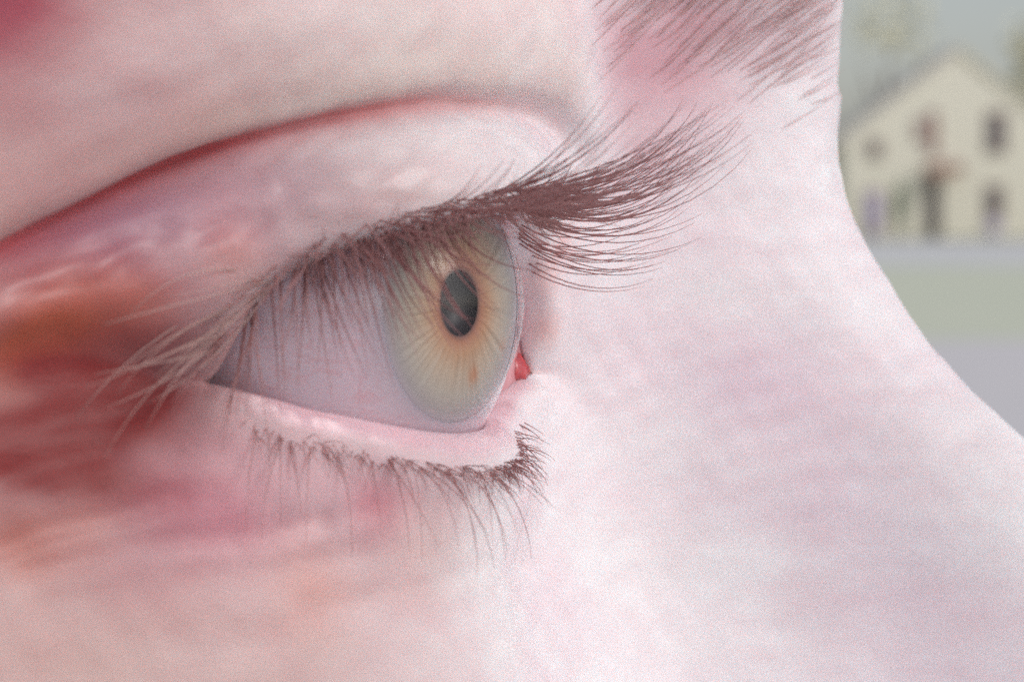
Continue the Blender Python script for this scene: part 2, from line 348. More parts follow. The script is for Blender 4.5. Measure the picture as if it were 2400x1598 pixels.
nb = n.new('ShaderNodeTexNoise'); nb.inputs['Scale'].default_value = 190; nb.inputs['Detail'].default_value = 4
lk.new(mp.outputs[0], nb.inputs['Vector'])
def mixc(fac, a, bcol):
    m = n.new('ShaderNodeMix'); m.data_type = 'RGBA'
    if isinstance(fac, float): m.inputs[0].default_value = fac
    else: lk.new(fac, m.inputs[0])
    for sock, v in ((m.inputs[6], a), (m.inputs[7], bcol)):
        if isinstance(v, tuple): sock.default_value = (*v, 1)
        else: lk.new(v, sock)
    return m.outputs[2]
def mth(op, a, bb):
    m = n.new('ShaderNodeMath'); m.operation = op
    for s_, v in ((m.inputs[0], a), (m.inputs[1], bb)):
        if isinstance(v, (int, float)): s_.default_value = v
        else: lk.new(v, s_)
    m.use_clamp = op in ('MULTIPLY', 'ADD')
    return m.outputs[0]
mr = n.new('ShaderNodeMapRange'); lk.new(nb.outputs['Fac'], mr.inputs[0]); mr.inputs[1].default_value = 0.35; mr.inputs[2].default_value = 0.68
mr2 = n.new('ShaderNodeMapRange'); lk.new(nz.outputs['Fac'], mr2.inputs[0]); mr2.inputs[1].default_value = 0.4; mr2.inputs[2].default_value = 0.75
def mulc(fac, a_, col):
    m = n.new('ShaderNodeMix'); m.data_type = 'RGBA'; m.blend_type = 'MULTIPLY'
    lk.new(fac, m.inputs[0]); lk.new(a_, m.inputs[6]); m.inputs[7].default_value = (*col, 1); return m.outputs[2]
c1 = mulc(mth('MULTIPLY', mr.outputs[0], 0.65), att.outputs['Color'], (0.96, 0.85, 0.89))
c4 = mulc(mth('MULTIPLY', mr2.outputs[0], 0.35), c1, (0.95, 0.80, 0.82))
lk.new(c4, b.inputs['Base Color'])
b.subsurface_method = 'BURLEY'; b.inputs['Subsurface Weight'].default_value = 0.85
b.inputs['Subsurface Radius'].default_value = (1.0, 0.32, 0.22)
b.inputs['Subsurface Scale'].default_value = 0.0011
rr = mth('SUBTRACT', 0.50, mth('MULTIPLY', sep2.outputs['Red'], 0.20)); lk.new(rr, b.inputs['Roughness'])
b.inputs['Specular IOR Level'].default_value = 0.35
b.inputs['Sheen Weight'].default_value = 0.15; b.inputs['Sheen Roughness'].default_value = 0.4
lk.new(mth('MULTIPLY', sep2.outputs['Red'], 0.35), b.inputs['Coat Weight']); b.inputs['Coat Roughness'].default_value = 0.22
bp = n.new('ShaderNodeBump'); bp.inputs['Strength'].default_value = 0.16; bp.inputs['Distance'].default_value = 0.00025
mp2 = n.new('ShaderNodeMapping'); lk.new(tc.outputs['Object'], mp2.inputs['Vector']); mp2.inputs['Rotation'].default_value = (0, math.radians(22), 0); mp2.inputs['Scale'].default_value = (0.4, 0.7, 1)
vo = n.new('ShaderNodeTexVoronoi'); vo.inputs['Scale'].default_value = 1900; vo.feature = 'DISTANCE_TO_EDGE'; lk.new(mp2.outputs[0], vo.inputs['Vector'])
hh = mth('ADD', mth('MULTIPLY', vo.outputs['Distance'], 0.5), mth('MULTIPLY', nz.outputs['Fac'], 0.7))
lk.new(hh, bp.inputs['Height']); lk.new(bp.outputs[0], b.inputs['Normal'])

def hair_mat(name, ca, cb):
    m, n_, l_, b_ = new_mat(name)
    oi = n_.new('ShaderNodeObjectInfo'); mx = n_.new('ShaderNodeMix'); mx.data_type = 'RGBA'
    l_.new(oi.outputs['Random'], mx.inputs[0]); mx.inputs[6].default_value = (*ca, 1); mx.inputs[7].default_value = (*cb, 1)
    l_.new(mx.outputs[2], b_.inputs['Base Color']); b_.inputs['Roughness'].default_value = 0.42
    b_.inputs['Specular IOR Level'].default_value = 0.5
    return m
lash_m = hair_mat('lash_hair', (0.29, 0.120, 0.120), (0.48, 0.25, 0.245))
brow_m = hair_mat('brow_hair', (0.40, 0.21, 0.21), (0.58, 0.38, 0.37))
fuzz_m = hair_mat('fine_hair', (0.44, 0.27, 0.24), (0.58, 0.40, 0.37))

# ------------------------------------------------------------------ person
person = empty('person', M_PERSON)
tag(person, 'person in close side view with hazel eye, long lashes and pale pink skin', 'person')
faces = []
def idu(i, j): return i * NC + j
def idd(i, j): return NU * NC + i * NC + j
for i in range(NU - 1):
    for j in range(NC - 1): faces.append((idu(i, j), idu(i+1, j), idu(i+1, j+1), idu(i, j+1)))
for i in range(ND - 1):
    for j in range(NC - 1): faces.append((idd(i, j), idd(i+1, j), idd(i+1, j+1), idd(i, j+1)))
# sides and back of the head close the form behind the frame
ring = [idu(0, j) for j in range(NC)] + [idu(i, NC-1) for i in range(1, NU)] + [idd(i, NC-1) for i in range(1, ND)] + \
       [idd(ND-1, j) for j in range(NC-2, -1, -1)] + [idd(i, 0) for i in range(ND-2, -1, -1)] + [idu(i, 0) for i in range(NU-2, 0, -1)]
verts = [tuple(p) for p in PF]; prev = ring; cen = np.array([-31.0, 0.0])
for k, (back, gx, gz) in enumerate([(14,1.03,1.08),(36,1.06,1.22),(66,1.05,1.28),(96,0.90,1.12),(118,0.60,0.75)]):
    cur = []
    for vi in ring:
        p = PF[vi]; cur.append(len(verts))
        verts.append((cen[0] + (p[0]-cen[0]) * gx, p[1] * gz, (p[2] * (1 - k / 4)) - back))
    for a in range(len(ring)):
        a2 = (a + 1) % len(ring); faces.append((prev[a], cur[a], cur[a2], prev[a2]))
    prev = cur
verts.append((-31, 0, -128)); ci = len(verts) - 1
for a in range(len(ring)): faces.append((prev[a], ci, prev[(a+1) % len(ring)]))
VA = np.array(verts); nx = len(VA) - len(PF)
face = mesh_obj('face', W(VA), faces, skin, person)
pad = lambda a: np.concatenate([np.clip(a, 0, 1), np.zeros(nx)])
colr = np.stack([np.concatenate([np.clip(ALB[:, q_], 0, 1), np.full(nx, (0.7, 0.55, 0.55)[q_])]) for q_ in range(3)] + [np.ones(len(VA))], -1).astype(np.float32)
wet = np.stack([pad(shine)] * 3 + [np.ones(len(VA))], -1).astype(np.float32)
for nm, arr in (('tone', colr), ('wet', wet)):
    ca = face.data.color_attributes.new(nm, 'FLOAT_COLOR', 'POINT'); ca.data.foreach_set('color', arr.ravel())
bm = bmesh.new(); bm.from_mesh(face.data); bmesh.ops.remove_doubles(bm, verts=bm.verts, dist=1e-7)
bmesh.ops.dissolve_degenerate(bm, dist=1e-8, edges=bm.edges); bmesh.ops.recalc_face_normals(bm, faces=bm.faces)
bm.to_mesh(face.data); bm.free(); face.data.update()
BVH = BVHTree.FromPolygons([Vector(v.co) for v in face.data.vertices], [tuple(p.vertices) for p in face.data.polygons])
def cast(px, py):                     # photo pixel -> point on the skin (person's local metres) and its normal
    d = Vector(((px - 1200) / FPX, 1, (799 - py) / FPX)).normalized()
    h = BVH.ray_cast(Vector((0, 0, 0)), d)
    if h[0] is None: return None
    nn = h[1] if h[1].dot(d) < 0 else -h[1]
    return h[0], nn

# ------------------------------------------------------------------ eyeball
e1 = np.cross([0, 1, 0], GAZE); e1 /= np.linalg.norm(e1); e2 = np.cross(GAZE, e1)       # in (l,z,f) space
def polar(a, ph, r): return r * (math.cos(a) * GAZE + math.sin(a) * (math.cos(ph) * e1 + math.sin(ph) * e2))
def polar_mesh(name, angs, rf, mat, parent, nph=96, cap=True):
    vs = []; fs = []; A = list(angs)
    for a in A:
        for k in range(nph): vs.append(polar(a, 2*math.pi*k/nph, rf(a, 2*math.pi*k/nph)))
    for i in range(len(A)-1):
        for k in range(nph): fs.append((i*nph+k, i*nph+(k+1)%nph, (i+1)*nph+(k+1)%nph, (i+1)*nph+k))
    if cap: fs.append(tuple(range(nph))[::-1])
    o = mesh_obj(name, W(np.array(vs)), fs, mat, parent)
    return o
sclera_m, n, lk, b = new_mat('sclera')
tc = n.new('ShaderNodeTexCoord')
nz = n.new('ShaderNodeTexNoise'); nz.inputs['Scale'].default_value = 260; nz.inputs['Detail'].default_value = 4; lk.new(tc.outputs['Object'], nz.inputs['Vector'])
wv = n.new('ShaderNodeTexNoise'); wv.inputs['Scale'].default_value = 420; wv.inputs['Detail'].default_value = 6; wv.inputs['Distortion'].default_value = 2.5
mpv = n.new('ShaderNodeMapping'); mpv.inputs['Scale'].default_value = (0.35, 0.6, 1.3); lk.new(tc.outputs['Object'], mpv.inputs['Vector']); lk.new(mpv.outputs[0], wv.inputs['Vector'])
ramp = n.new('ShaderNodeValToRGB'); ramp.color_ramp.elements[0].position = 0.47; ramp.color_ramp.elements[0].color = (0,0,0,1)
ramp.color_ramp.elements[1].position = 0.505; ramp.color_ramp.elements[1].color = (1,1,1,1)
e_ = ramp.color_ramp.elements.new(0.54); e_.color = (0,0,0,1); lk.new(wv.outputs['Fac'], ramp.inputs[0])
va = n.new('ShaderNodeVertexColor'); va.layer_name = 'limb'; sp = n.new('ShaderNodeSeparateColor'); lk.new(va.outputs['Color'], sp.inputs[0])
c0 = mixc(nz.outputs['Fac'], (0.70, 0.55, 0.61), (0.60, 0.42, 0.49))
c1 = mixc(mth('MULTIPLY', ramp.outputs[0], 0.28), c0, (0.62, 0.20, 0.22))
c2 = mixc(sp.outputs['Green'], c1, (0.66, 0.34, 0.36))
c3 = mixc(sp.outputs['Red'], c2, (0.44, 0.36, 0.41)); lk.new(c3, b.inputs['Base Color'])
b.inputs['Subsurface Weight'].default_value = 0.6; b.inputs['Subsurface Radius'].default_value = (1, .5, .4); b.inputs['Subsurface Scale'].default_value = 0.001
b.inputs['Roughness'].default_value = 0.25; b.inputs['Coat Weight'].default_value = 0.6; b.inputs['Coat Roughness'].default_value = 0.05
eyeball = polar_mesh('eyeball', [LIMB + (math.pi - 0.01 - LIMB) * (i / 70) ** 1.3 for i in range(71)], lambda a, p: 12.0, sclera_m, person, cap=False)
va_ = []
for v in eyeball.data.vertices:
    p = from_cam(np.array(v.co) * 1000); a = math.acos(max(-1, min(1, float(p @ GAZE) / np.linalg.norm(p)))) - LIMB
    lim = max(0, 1 - a / 0.17) ** 1.2
    va_ += [lim, min(1, max(0, (a - 0.55) / 0.7)) * 0.6, 0, 1]
ca = eyeball.data.color_attributes.new('limb', 'FLOAT_COLOR', 'POINT'); ca.data.foreach_set('color', va_)

# iris: a shallow cone with raised radial fibres
RI, RP = 5.92, 1.64
iris_m, n, lk, b = new_mat('iris')
va = n.new('ShaderNodeVertexColor'); va.layer_name = 'rad'; sp = n.new('ShaderNodeSeparateColor'); lk.new(va.outputs['Color'], sp.inputs[0])
rp = n.new('ShaderNodeValToRGB'); cr = rp.color_ramp; lk.new(sp.outputs['Red'], rp.inputs[0])
stops = [(0.0,(0.12,0.05,0.04)),(0.07,(0.34,0.14,0.08)),(0.20,(0.42,0.23,0.13)),(0.42,(0.42,0.31,0.225)),(0.68,(0.36,0.31,0.265)),(0.88,(0.315,0.275,0.275)),(1.0,(0.39,0.32,0.36))]
cr.elements[0].position, cr.elements[0].color = stops[0][0], (*stops[0][1], 1)
cr.elements[1].position, cr.elements[1].color = stops[-1][0], (*stops[-1][1], 1)
for p_, c_ in stops[1:-1]: e_ = cr.elements.new(p_); e_.color = (*c_, 1)
c1 = mixc(mth('MULTIPLY', sp.outputs['Green'], 0.14), rp.outputs[0], (0.56, 0.49, 0.42))
c2 = mixc(mth('MULTIPLY', sp.outputs['Blue'], 0.85), c1, (0.45, 0.17, 0.07))
lk.new(c2, b.inputs['Base Color']); b.inputs['Roughness'].default_value = 0.6
NR, NP = 26, 240
vs = []; fs = []; cl = []
fib = rng.uniform(0, 6.28, 9); kf = [17, 23, 31, 44, 57, 71, 90, 38, 64]
for i in range(NR):
    q = i / (NR - 1); r = RP + (RI - RP) * q
    for k in range(NP):
        ph = 2 * math.pi * k / NP
        fbr = sum(math.sin(kk * ph + p0 + 2.2 * q * math.sin(3 * ph + p0)) for kk, p0 in zip(kf, fib)) / 3
        env = math.sin(math.pi * min(1, q * 1.05)) 
        h = 10.95 - 0.55 * abs(q - 0.18) / 0.82 + 0.07 * fbr * env
        vs.append(h * GAZE + r * (math.cos(ph) * e1 + math.sin(ph) * e2))
        # a few rust coloured freckles
        fk = math.exp(-(((q - 0.50) / 0.12) ** 2 + (((ph - 4.35 + math.pi) % (2 * math.pi) - math.pi) / 0.10) ** 2)) + 0.4 * math.exp(-(((q - 0.72) / 0.1) ** 2 + (((ph - 3.6 + math.pi) % (2*math.pi) - math.pi) / 0.08) ** 2))
        cl += [q, min(1, max(0, 0.5 + 0.5 * fbr)) * env, min(1, fk), 1]
for i in range(NR - 1):
    for k in range(NP): fs.append((i*NP+k, i*NP+(k+1)%NP, (i+1)*NP+(k+1)%NP, (i+1)*NP+k))
iris = mesh_obj('iris', W(np.array(vs)), fs, iris_m, eyeball)
ca = iris.data.color_attributes.new('rad', 'FLOAT_COLOR', 'POINT'); ca.data.foreach_set('color', cl)
pup_m, n, lk, b = new_mat('pupil'); b.inputs['Base Color'].default_value = (0.030, 0.026, 0.032, 1); b.inputs['Roughness'].default_value = 0.5
vs = []; fs = []
prof = [(RP + 0.02, 10.83), (RP + 0.02, 10.5), (RP * 0.8, 9.9), (RP * 0.4, 9.7), (0.05, 9.65)]
for (r, h) in prof:
    for k in range(64): ph = 2*math.pi*k/64; vs.append(h * GAZE + r * (math.cos(ph) * e1 + math.sin(ph) * e2))
for i in range(len(prof)-1):
    for k in range(64): fs.append((i*64+k, i*64+(k+1)%64, (i+1)*64+(k+1)%64, (i+1)*64+k))
fs.append(tuple(range((len(prof)-1)*64, len(prof)*64)))
mesh_obj('pupil', W(np.array(vs)), fs, pup_m, eyeball)
cor_m, n, lk, b = new_mat('cornea')
n.remove(b); out = n['Material Output']
tr = n.new('ShaderNodeBsdfTransparent'); gl = n.new('ShaderNodeBsdfGlossy'); gl.inputs['Roughness'].default_value = 0.18
geo = n.new('ShaderNodeNewGeometry'); dt = n.new('ShaderNodeVectorMath'); dt.operation = 'DOT_PRODUCT'
lk.new(geo.outputs['Normal'], dt.inputs[0]); lk.new(geo.outputs['Incoming'], dt.inputs[1])
sch = mth('ADD', mth('MULTIPLY', mth('POWER', mth('SUBTRACT', 1.0, mth('ABSOLUTE', dt.outputs['Value'], 0.0)), 5.0), 0.955), 0.045)
mxs = n.new('ShaderNodeMixShader'); lk.new(sch, mxs.inputs[0]); lk.new(tr.outputs[0], mxs.inputs[1]); lk.new(gl.outputs[0], mxs.inputs[2])
lk.new(mxs.outputs[0], out.inputs['Surface'])
def cor_r(a, p): 
    d = polar(a, p, 1.0); return float(globe_r(d)) + 0.015
polar_mesh('cornea', [0.004 + (LIMB * 1.0) * i / 36 for i in range(37)], cor_r, cor_m, eyeball)

# caruncle in the inner corner
car_m, n, lk, b = new_mat('caruncle'); b.inputs['Base Color'].default_value = (0.50, 0.085, 0.10, 1); b.inputs['Roughness'].default_value = 0.25
b.inputs['Subsurface Weight'].default_value = 0.7; b.inputs['Subsurface Radius'].default_value = (1, .3, .2); b.inputs['Subsurface Scale'].default_value = 0.001
vs = []; fs = []
pli_m, n, lk, b = new_mat('plica'); b.inputs['Base Color'].default_value = (0.66, 0.33, 0.36, 1); b.inputs['Roughness'].default_value = 0.3
for nm_, cc, rad_, mt_ in (('caruncle', np.array([-13.5, -3.7, 7.3]), np.array([1.15, 1.2, 1.1]), car_m), ('plica', np.array([-12.3, -3.0, 6.3]), np.array([3.7, 5.2, 1.7]), pli_m)):
    vs = []; fs = []
    for i in range(17):
        th = math.pi * i / 16
        for k in range(24):
            ph = 2 * math.pi * k / 24; d = np.array([math.sin(th)*math.cos(ph), math.cos(th), math.sin(th)*math.sin(ph)])
            r = 1 + 0.10 * math.sin(5*d[0]*2 + 3*d[1]) + 0.06 * math.sin(9*d[2] + 4*d[1])
            vs.append(cc + d * rad_ * r)
    for i in range(16):
        for k in range(24): fs.append((i*24+k, i*24+(k+1)%24, (i+1)*24+(k+1)%24, (i+1)*24+k))
    mesh_obj(nm_, W(np.array(vs)), fs, mt_, person)

# ------------------------------------------------------------------ hairs
def hair_mesh(pts, r0, r1, sides=5, soft=False):
    """tapered bent tube along pts (local metres)"""
    P = [Vector(p) for p in pts]; vs = []; fs = []; m = len(P)
    up = Vector((0.3, 0.2, 1)).normalized()
    for i, p in enumerate(P):
        t = (P[min(i+1, m-1)] - P[max(i-1, 0)]).normalized()
        a = t.cross(up).normalized(); c = t.cross(a).normalized()
        q = i / (m - 1); r = (r0 + (r1 - r0) * q ** 1.4) * (1.0 if not soft else min(1.0, 0.25 + 4 * q))
        for k in range(sides):
            an = 2*math.pi*k/sides; vs.append(p + (a * math.cos(an) + c * math.sin(an)) * r)
    for i in range(m-1):
        for k in range(sides): fs.append((i*sides+k, i*sides+(k+1)%sides, (i+1)*sides+(k+1)%sides, (i+1)*sides+k))
    fs.append(tuple(range(sides))[::-1]); fs.append(tuple(range((m-1)*sides, m*sides)))
    return vs, fs
def hair(name, pts, r0, r1, mat, parent, sides=5):
    vs, fs = hair_mesh(pts, r0, r1, sides, name == 'brow_hair'); return mesh_obj(name, vs, fs, mat, parent)

def lash_path(root, az, length, a0, a1, n=9, side=0.0):
    """root (l,z,f); az = heading towards the camera side in degrees; a0,a1 = start and end slope in degrees"""
    pts = [np.array(root, float)]; p = np.array(root, float); h = math.radians(az)
    for i in range(n):
        q = (i + 0.5) / n; el = math.radians(a0 + (a1 - a0) * q ** 1.15)
        hh = h + math.radians(side) * q
        p = p + length / n * np.array([math.sin(hh) * math.cos(el), math.sin(el), math.cos(hh) * math.cos(el)]); pts.append(p.copy())
    return W(np.array(pts))
def row_at(row, l): return np.array([l, pchip([p[0] for p in row], [p[1] for p in row], l), pchip([p[0] for p in row], [p[2] for p in row], l)], float)
NUP = 146
CL = {}
for i in range(NUP):
    l = -11.6 + 24.3 * ((i + rng.uniform(-.5, .5)) / NUP) ** 0.85 if i else -11.6
    l = min(12.6, max(-12.8, l)); layer = rng.integers(0, 3)
    root = row_at(row_u8, l) + np.array([0, 0.05 + 0.30 * layer, -0.15])
    kc = math.floor((l + 13) / 0.95 + 0.3 * math.sin(3 * l)); lc = (kc + 0.5) * 0.95 - 13
    if kc not in CL: CL[kc] = (rng.normal(0, 6), rng.normal(0, 8), rng.uniform(0.88, 1.10))
    clump = CL[kc][1]
    az = float(pchip([-13,-8,-2,4,8,11,13], [-26,-16,-2,16,40,74,102], l)) + rng.normal(0, 3) + CL[kc][0] + (lc - l) * 4.0
    mid = math.exp(-((l + 0.5) / 8.5) ** 2)
    ln = (7.2 + 4.6 * mid) * rng.uniform(0.74, 1.04) * CL[kc][2]
    a0 = float(pchip([-13,-6,-1,4,13], [-34,-28,-15,-8,-20], l)) + rng.normal(0, 6) + 7 * layer; a1 = float(pchip([-13,-6,0,5,13], [26,40,44,32,22], l)) + rng.normal(0, 4) + 4 * layer + clump
    if l > 6: a0 -= 20 * (l - 6) / 7; a1 -= 58 * (l - 6) / 7
    if l < -7: a1 -= 10
    hair('eyelash', lash_path(root, az, ln, a0, a1, side=rng.normal(0, 6)), 0.000046, 0.000008, lash_m, face)
for i in range(60):                 # inner row that droops across the top of the eye
    l = 12.4 - 6.6 * rng.uniform() ** 1.3; root = row_at(row_u8, l) * 0.55 + row_at(row_in_u, l) * 0.45 + np.array([0, 0.02, 0])
    az = float(pchip([-4,4,9,13], [2,14,40,80], l)) + rng.normal(0, 9)
    hair('eyelash', lash_path(root, az, rng.uniform(4.0, 6.8) + 0.12 * max(l, 0), -56 + rng.normal(0, 8), -14 + rng.normal(0, 16) - 3.0 * max(0, l - 3), n=7, side=rng.normal(0, 8)), 0.000050, 0.000010, lash_m, face, sides=4)
# dense soft fringe of short fine hairs right at the lid edge
fv, ff = [], []
for i in range(210):
    l = 13.2 - 19.0 * rng.uniform() ** 1.15; w_ = rng.uniform()
    root = row_at(row_u8, l) * (0.8 + 0.3 * w_) + row_at(row_in_u, l) * (0.2 - 0.3 * w_) + np.array([0, 0.7 * w_, 0])
    az = float(pchip([-13,-8,-2,4,8,11,13], [-26,-16,-2,16,40,74,102], l)) + rng.normal(0, 14)
    v_, f_ = hair_mesh(lash_path(root, az, rng.uniform(2.2, 5.0), -16 + rng.normal(0, 14), 18 + rng.normal(0, 22) - 3.5 * max(0, l - 3), n=5, side=rng.normal(0, 12)), 0.000042, 0.000010, 3)
    k_ = len(fv); fv += v_; ff += [tuple(x + k_ for x in q_) for q_ in f_]
for i in range(130):                # fine drooping hairs over the edge of the iris
    l = rng.uniform(5.0, 11.0); w_ = rng.uniform()
    root = row_at(row_u8, l) * (0.4 + 0.6 * w_) + row_at(row_in_u, l) * (0.6 - 0.6 * w_)
    v_, f_ = hair_mesh(lash_path(root, 24 + 3.0 * l + rng.normal(0, 14), rng.uniform(1.8, 3.5), -62 + rng.normal(0, 10), -18 + rng.normal(0, 18), n=5, side=rng.normal(0, 10)), 0.000038, 0.000008, 3)
    k_ = len(fv); fv += v_; ff += [tuple(x + k_ for x in q_) for q_ in f_]
for i in range(90):                 # short hairs shading the very top of the iris
    l = rng.uniform(-5.0, 5.0); root = row_at(row_u8, l)
    v_, f_ = hair_mesh(lash_path(root, 12 + 3.0 * l + rng.normal(0, 16), rng.uniform(1.3, 2.6), -58 + rng.normal(0, 10), -20 + rng.normal(0, 18), n=5, side=rng.normal(0, 10)), 0.000038, 0.000008, 3)
    k_ = len(fv); fv += v_; ff += [tuple(x + k_ for x in q_) for q_ in f_]
tag(mesh_obj('lash_fringe', fv, ff, lash_m, face), kind='stuff')
lv_, lf_ = [], []
for i in range(150):
    l = rng.uniform(-6.5, 12.4); root = row_at(row_d8, l) + np.array([0, -0.05 - 0.5 * rng.uniform(), -0.1])
    v_, f_ = hair_mesh(lash_path(root, 10 + 3.0 * l + rng.normal(0, 26), rng.uniform(0.7, 2.0), -12 + rng.normal(0, 22), -52 + rng.normal(0, 22), n=4, side=rng.normal(0, 14)), 0.000028, 0.000007, 3)
    k_ = len(lv_); lv_ += v_; lf_ += [tuple(x + k_ for x in q_) for q_ in f_]
tag(mesh_obj('lower_lash_fringe', lv_, lf_, lash_m, face), kind='stuff')
NLO = 62
for i in range(NLO):
    l = -7.8 + 20.2 * (i + rng.uniform(-.5, .5)) / NLO; l = min(12.6, max(-12.0, l))
    root = row_at(row_d8, l) + np.array([0, -0.1 - 0.25 * rng.integers(0, 2), -0.12])
    az = float(pchip([-13,-8,-2,4,9,13], [-40,-24,-8,14,34,50], l)) + rng.normal(0, 20)
    ln = (1.7 + 1.0 * math.exp(-((l - 3) / 7) ** 2)) * rng.uniform(0.6, 1.2) * (2.0 if (l > 0 and rng.uniform() < 0.3) else 1)
    a0 = -8 + rng.normal(0, 16) - 2 * max(0, l); a1 = -48 + rng.normal(0, 18) - 2.5 * max(0, l)
    hair('eyelash', lash_path(root, az, ln, a0, a1, n=7, side=rng.normal(0, 10)), 0.000030, 0.000007, lash_m, face, sides=4)

for l in np.linspace(1.5, 12.3, 15):     # long thin hairs hanging from the lower lid
    l = float(l + rng.normal(0, 0.25)); root = row_at(row_d8, l) + np.array([0, -0.2, -0.1])
    hair('eyelash', lash_path(root, 18 + 4.0 * l + rng.normal(0, 12), rng.uniform(4.2, 7.0), -30 + rng.normal(0, 8), -82 + rng.normal(0, 8), n=8, side=rng.normal(0, 12)), 0.000032, 0.000007, lash_m, face, sides=4)
for i in range(16):                     # paler lashes sweeping sideways from the outer corner, lit look put into the colour
    l = float(rng.uniform(11.2, 13.2)); root = row_at(row_u8, l) + np.array([0, 0.1, 0])
    hair('eyelash', lash_path(root, 100 + rng.normal(0, 12), rng.uniform(6.0, 12.0), -10 + rng.normal(0, 12), -30 + rng.normal(0, 14), n=8, side=14), 0.000046, 0.000010, fuzz_m, face, sides=4)
# brow hairs lie along the skin, rooted where the photo shows them
def skin_hair(name, x0, y0, ang, length, bend, r0, r1, mat, parent, lift, n=8):
    pts = []; x, y = x0, y0; an = ang
    for i in range(n + 1):
        h = cast(x, y)
        if h is None: break
        q = i / n; pts.append(h[0] + h[1] * (lift * (math.sin(q * 2.2) * 0.9 + 0.05)))
        an = ang + bend * q; x += length / n * math.cos(an); y -= length / n * math.sin(an)
    if len(pts) < 4: return None
    return pts if name is None else hair(name, pts, r0, r1, mat, parent)
cnt = 0
while cnt < 190:
    u, v = rng.uniform(0, 1), rng.uniform(0, 1)
    x0 = 1370 + 560 * u; y0 = -90 + 400 * v ** 1.1 
    if y0 > 150 + 170 * u + rng.normal(0, 25): continue
    if rng.uniform() < 0.55 and y0 > 90: continue
    ang = math.radians(30 + 16 * (1 - u) + rng.normal(0, 5)); 
    o = skin_hair('brow_hair', x0, y0, ang, rng.uniform(200, 420), math.radians(rng.uniform(6, 30)), 0.000031, 0.000005, brow_m, face, 0.0006, n=11)
    if o: cnt += 1

# ------------------------------------------------------------------ place behind
def simple(name, col, rough=0.85, col2=None, scale=1.0):
    m, n_, l_, b_ = new_mat(name); b_.inputs['Roughness'].default_value = rough
    if col2 is None: b_.inputs['Base Color'].default_value = (*col, 1)
    else:
        t = n_.new('ShaderNodeTexCoord'); q = n_.new('ShaderNodeTexNoise'); q.inputs['Scale'].default_value = scale; q.inputs['Detail'].default_value = 6
        l_.new(t.outputs['Object'], q.inputs['Vector']); mx = n_.new('ShaderNodeMix'); mx.data_type = 'RGBA'
        r_ = n_.new('ShaderNodeMapRange'); l_.new(q.outputs['Fac'], r_.inputs[0]); r_.inputs[1].default_value = 0.3; r_.inputs[2].default_value = 0.7
        l_.new(r_.outputs[0], mx.inputs[0]); mx.inputs[6].default_value = (*col, 1); mx.inputs[7].default_value = (*col2, 1); l_.new(mx.outputs[2], b_.inputs['Base Color'])
    return m
def box(name, x0, x1, y0, y1, z0, z1, mat, parent=None):
    vs = [(x, y, z) for x in (x0, x1) for y in (y0, y1) for z in (z0, z1)]
    fs = [(0,1,3,2),(4,6,7,5),(0,4,5,1),(2,3,7,6),(0,2,6,4),(1,5,7,3)]
    o = mesh_obj(name, vs, fs, mat, parent, smooth=False)
    return o
def sheet(name, x0, x1, y0, y1, z, mat):
    o = mesh_obj(name, [(x0,y0,z),(x1,y0,z),(x1,y1,z),(x0,y1,z)], [(0,1,2,3)], mat, smooth=False); return tag(o, kind='structure')
sheet('ground', -600, 600, -600, 900, 0, simple('ground', (0.30,0.31,0.24), 0.9, (0.36,0.36,0.28), 0.3))
sheet('pavement', -60, 60, -8, 24, 0.02, simple('pavement', (0.68,0.65,0.66), 0.9, (0.74,0.70,0.71), 2.0))
sheet('lawn', -60, 60, 24, 47, 0.012, simple('lawn', (0.64,0.67,0.53), 0.95, (0.70,0.71,0.57), 0.8))
sheet('road', -120, 120, 47, 68, 0.016, simple('road', (0.68,0.68,0.69), 0.9, (0.73,0.72,0.71), 1.2))
YB = 74.0
def bx_(px): return (px - 1200) / FPX * YB
def bz_(py): return CAM_H + (440 - py) / FPX * YB
cream = simple('cream_render', (0.84,0.80,0.66), 0.9, (0.88,0.83,0.70), 1.5)
roof_m = simple('pale_tile', (0.74,0.69,0.50), 0.85, (0.78,0.70,0.55), 2.5)
dark_g = simple('dark_glass', (0.16,0.14,0.15), 0.4); wood_m = simple('brown_wood', (0.36,0.22,0.17), 0.7); lilac_m = simple('lilac_paint', (0.52,0.46,0.66), 0.6)
white_m = simple('white_frame', (0.75,0.72,0.70), 0.6); dark_w = simple('dark_wood', (0.12,0.10,0.10), 0.6); mauve_m = simple('mauve_tile', (0.74,0.68,0.60), 0.7)
house = empty('house', loc=(0, 0, 0)); tag(house, 'cream rendered gabled house with dark windows, out of focus behind the nose', 'house')
xl, xr, xa = bx_(1975), bx_(2500), bx_(2240); ze, za = bz_(330), bz_(125); D = 4.0
vs = [(xl,YB,0),(xr,YB,0),(xr,YB,ze),(xa,YB,za),(xl,YB,ze)]; vs += [(x, YB + D, z) for x, _, z in vs]
mesh_obj('wall', vs, [(0,1,2,3,4),(9,8,7,6,5),(0,5,6,1),(1,6,7,2),(4,9,5,0)], cream, house, smooth=False)
def slab(name, a, bq, th, mat, par):
    (x0, z0), (x1, z1) = a, bq; vs = []
    for y in (YB - 0.08, YB + D + 0.1):
        vs += [(x0,y,z0),(x1,y,z1),(x1,y,z1+th),(x0,y,z0+th)]
    return mesh_obj(name, vs, [(0,1,2,3),(7,6,5,4),(0,4,5,1),(1,5,6,2),(2,6,7,3),(3,7,4,0)], mat, par, smooth=False)
sl = (za - ze) / (xa - xl); sr = (za - ze) / (xr - xa)
slab('roof', (xl - 0.4, ze - 0.4 * sl + 0.02), (xa, za + 0.02), 0.18, mauve_m, house)
slab('roof', (xa, za + 0.02), (xr + 0.4, ze - 0.4 * sr + 0.02), 0.18, roof_m, house)
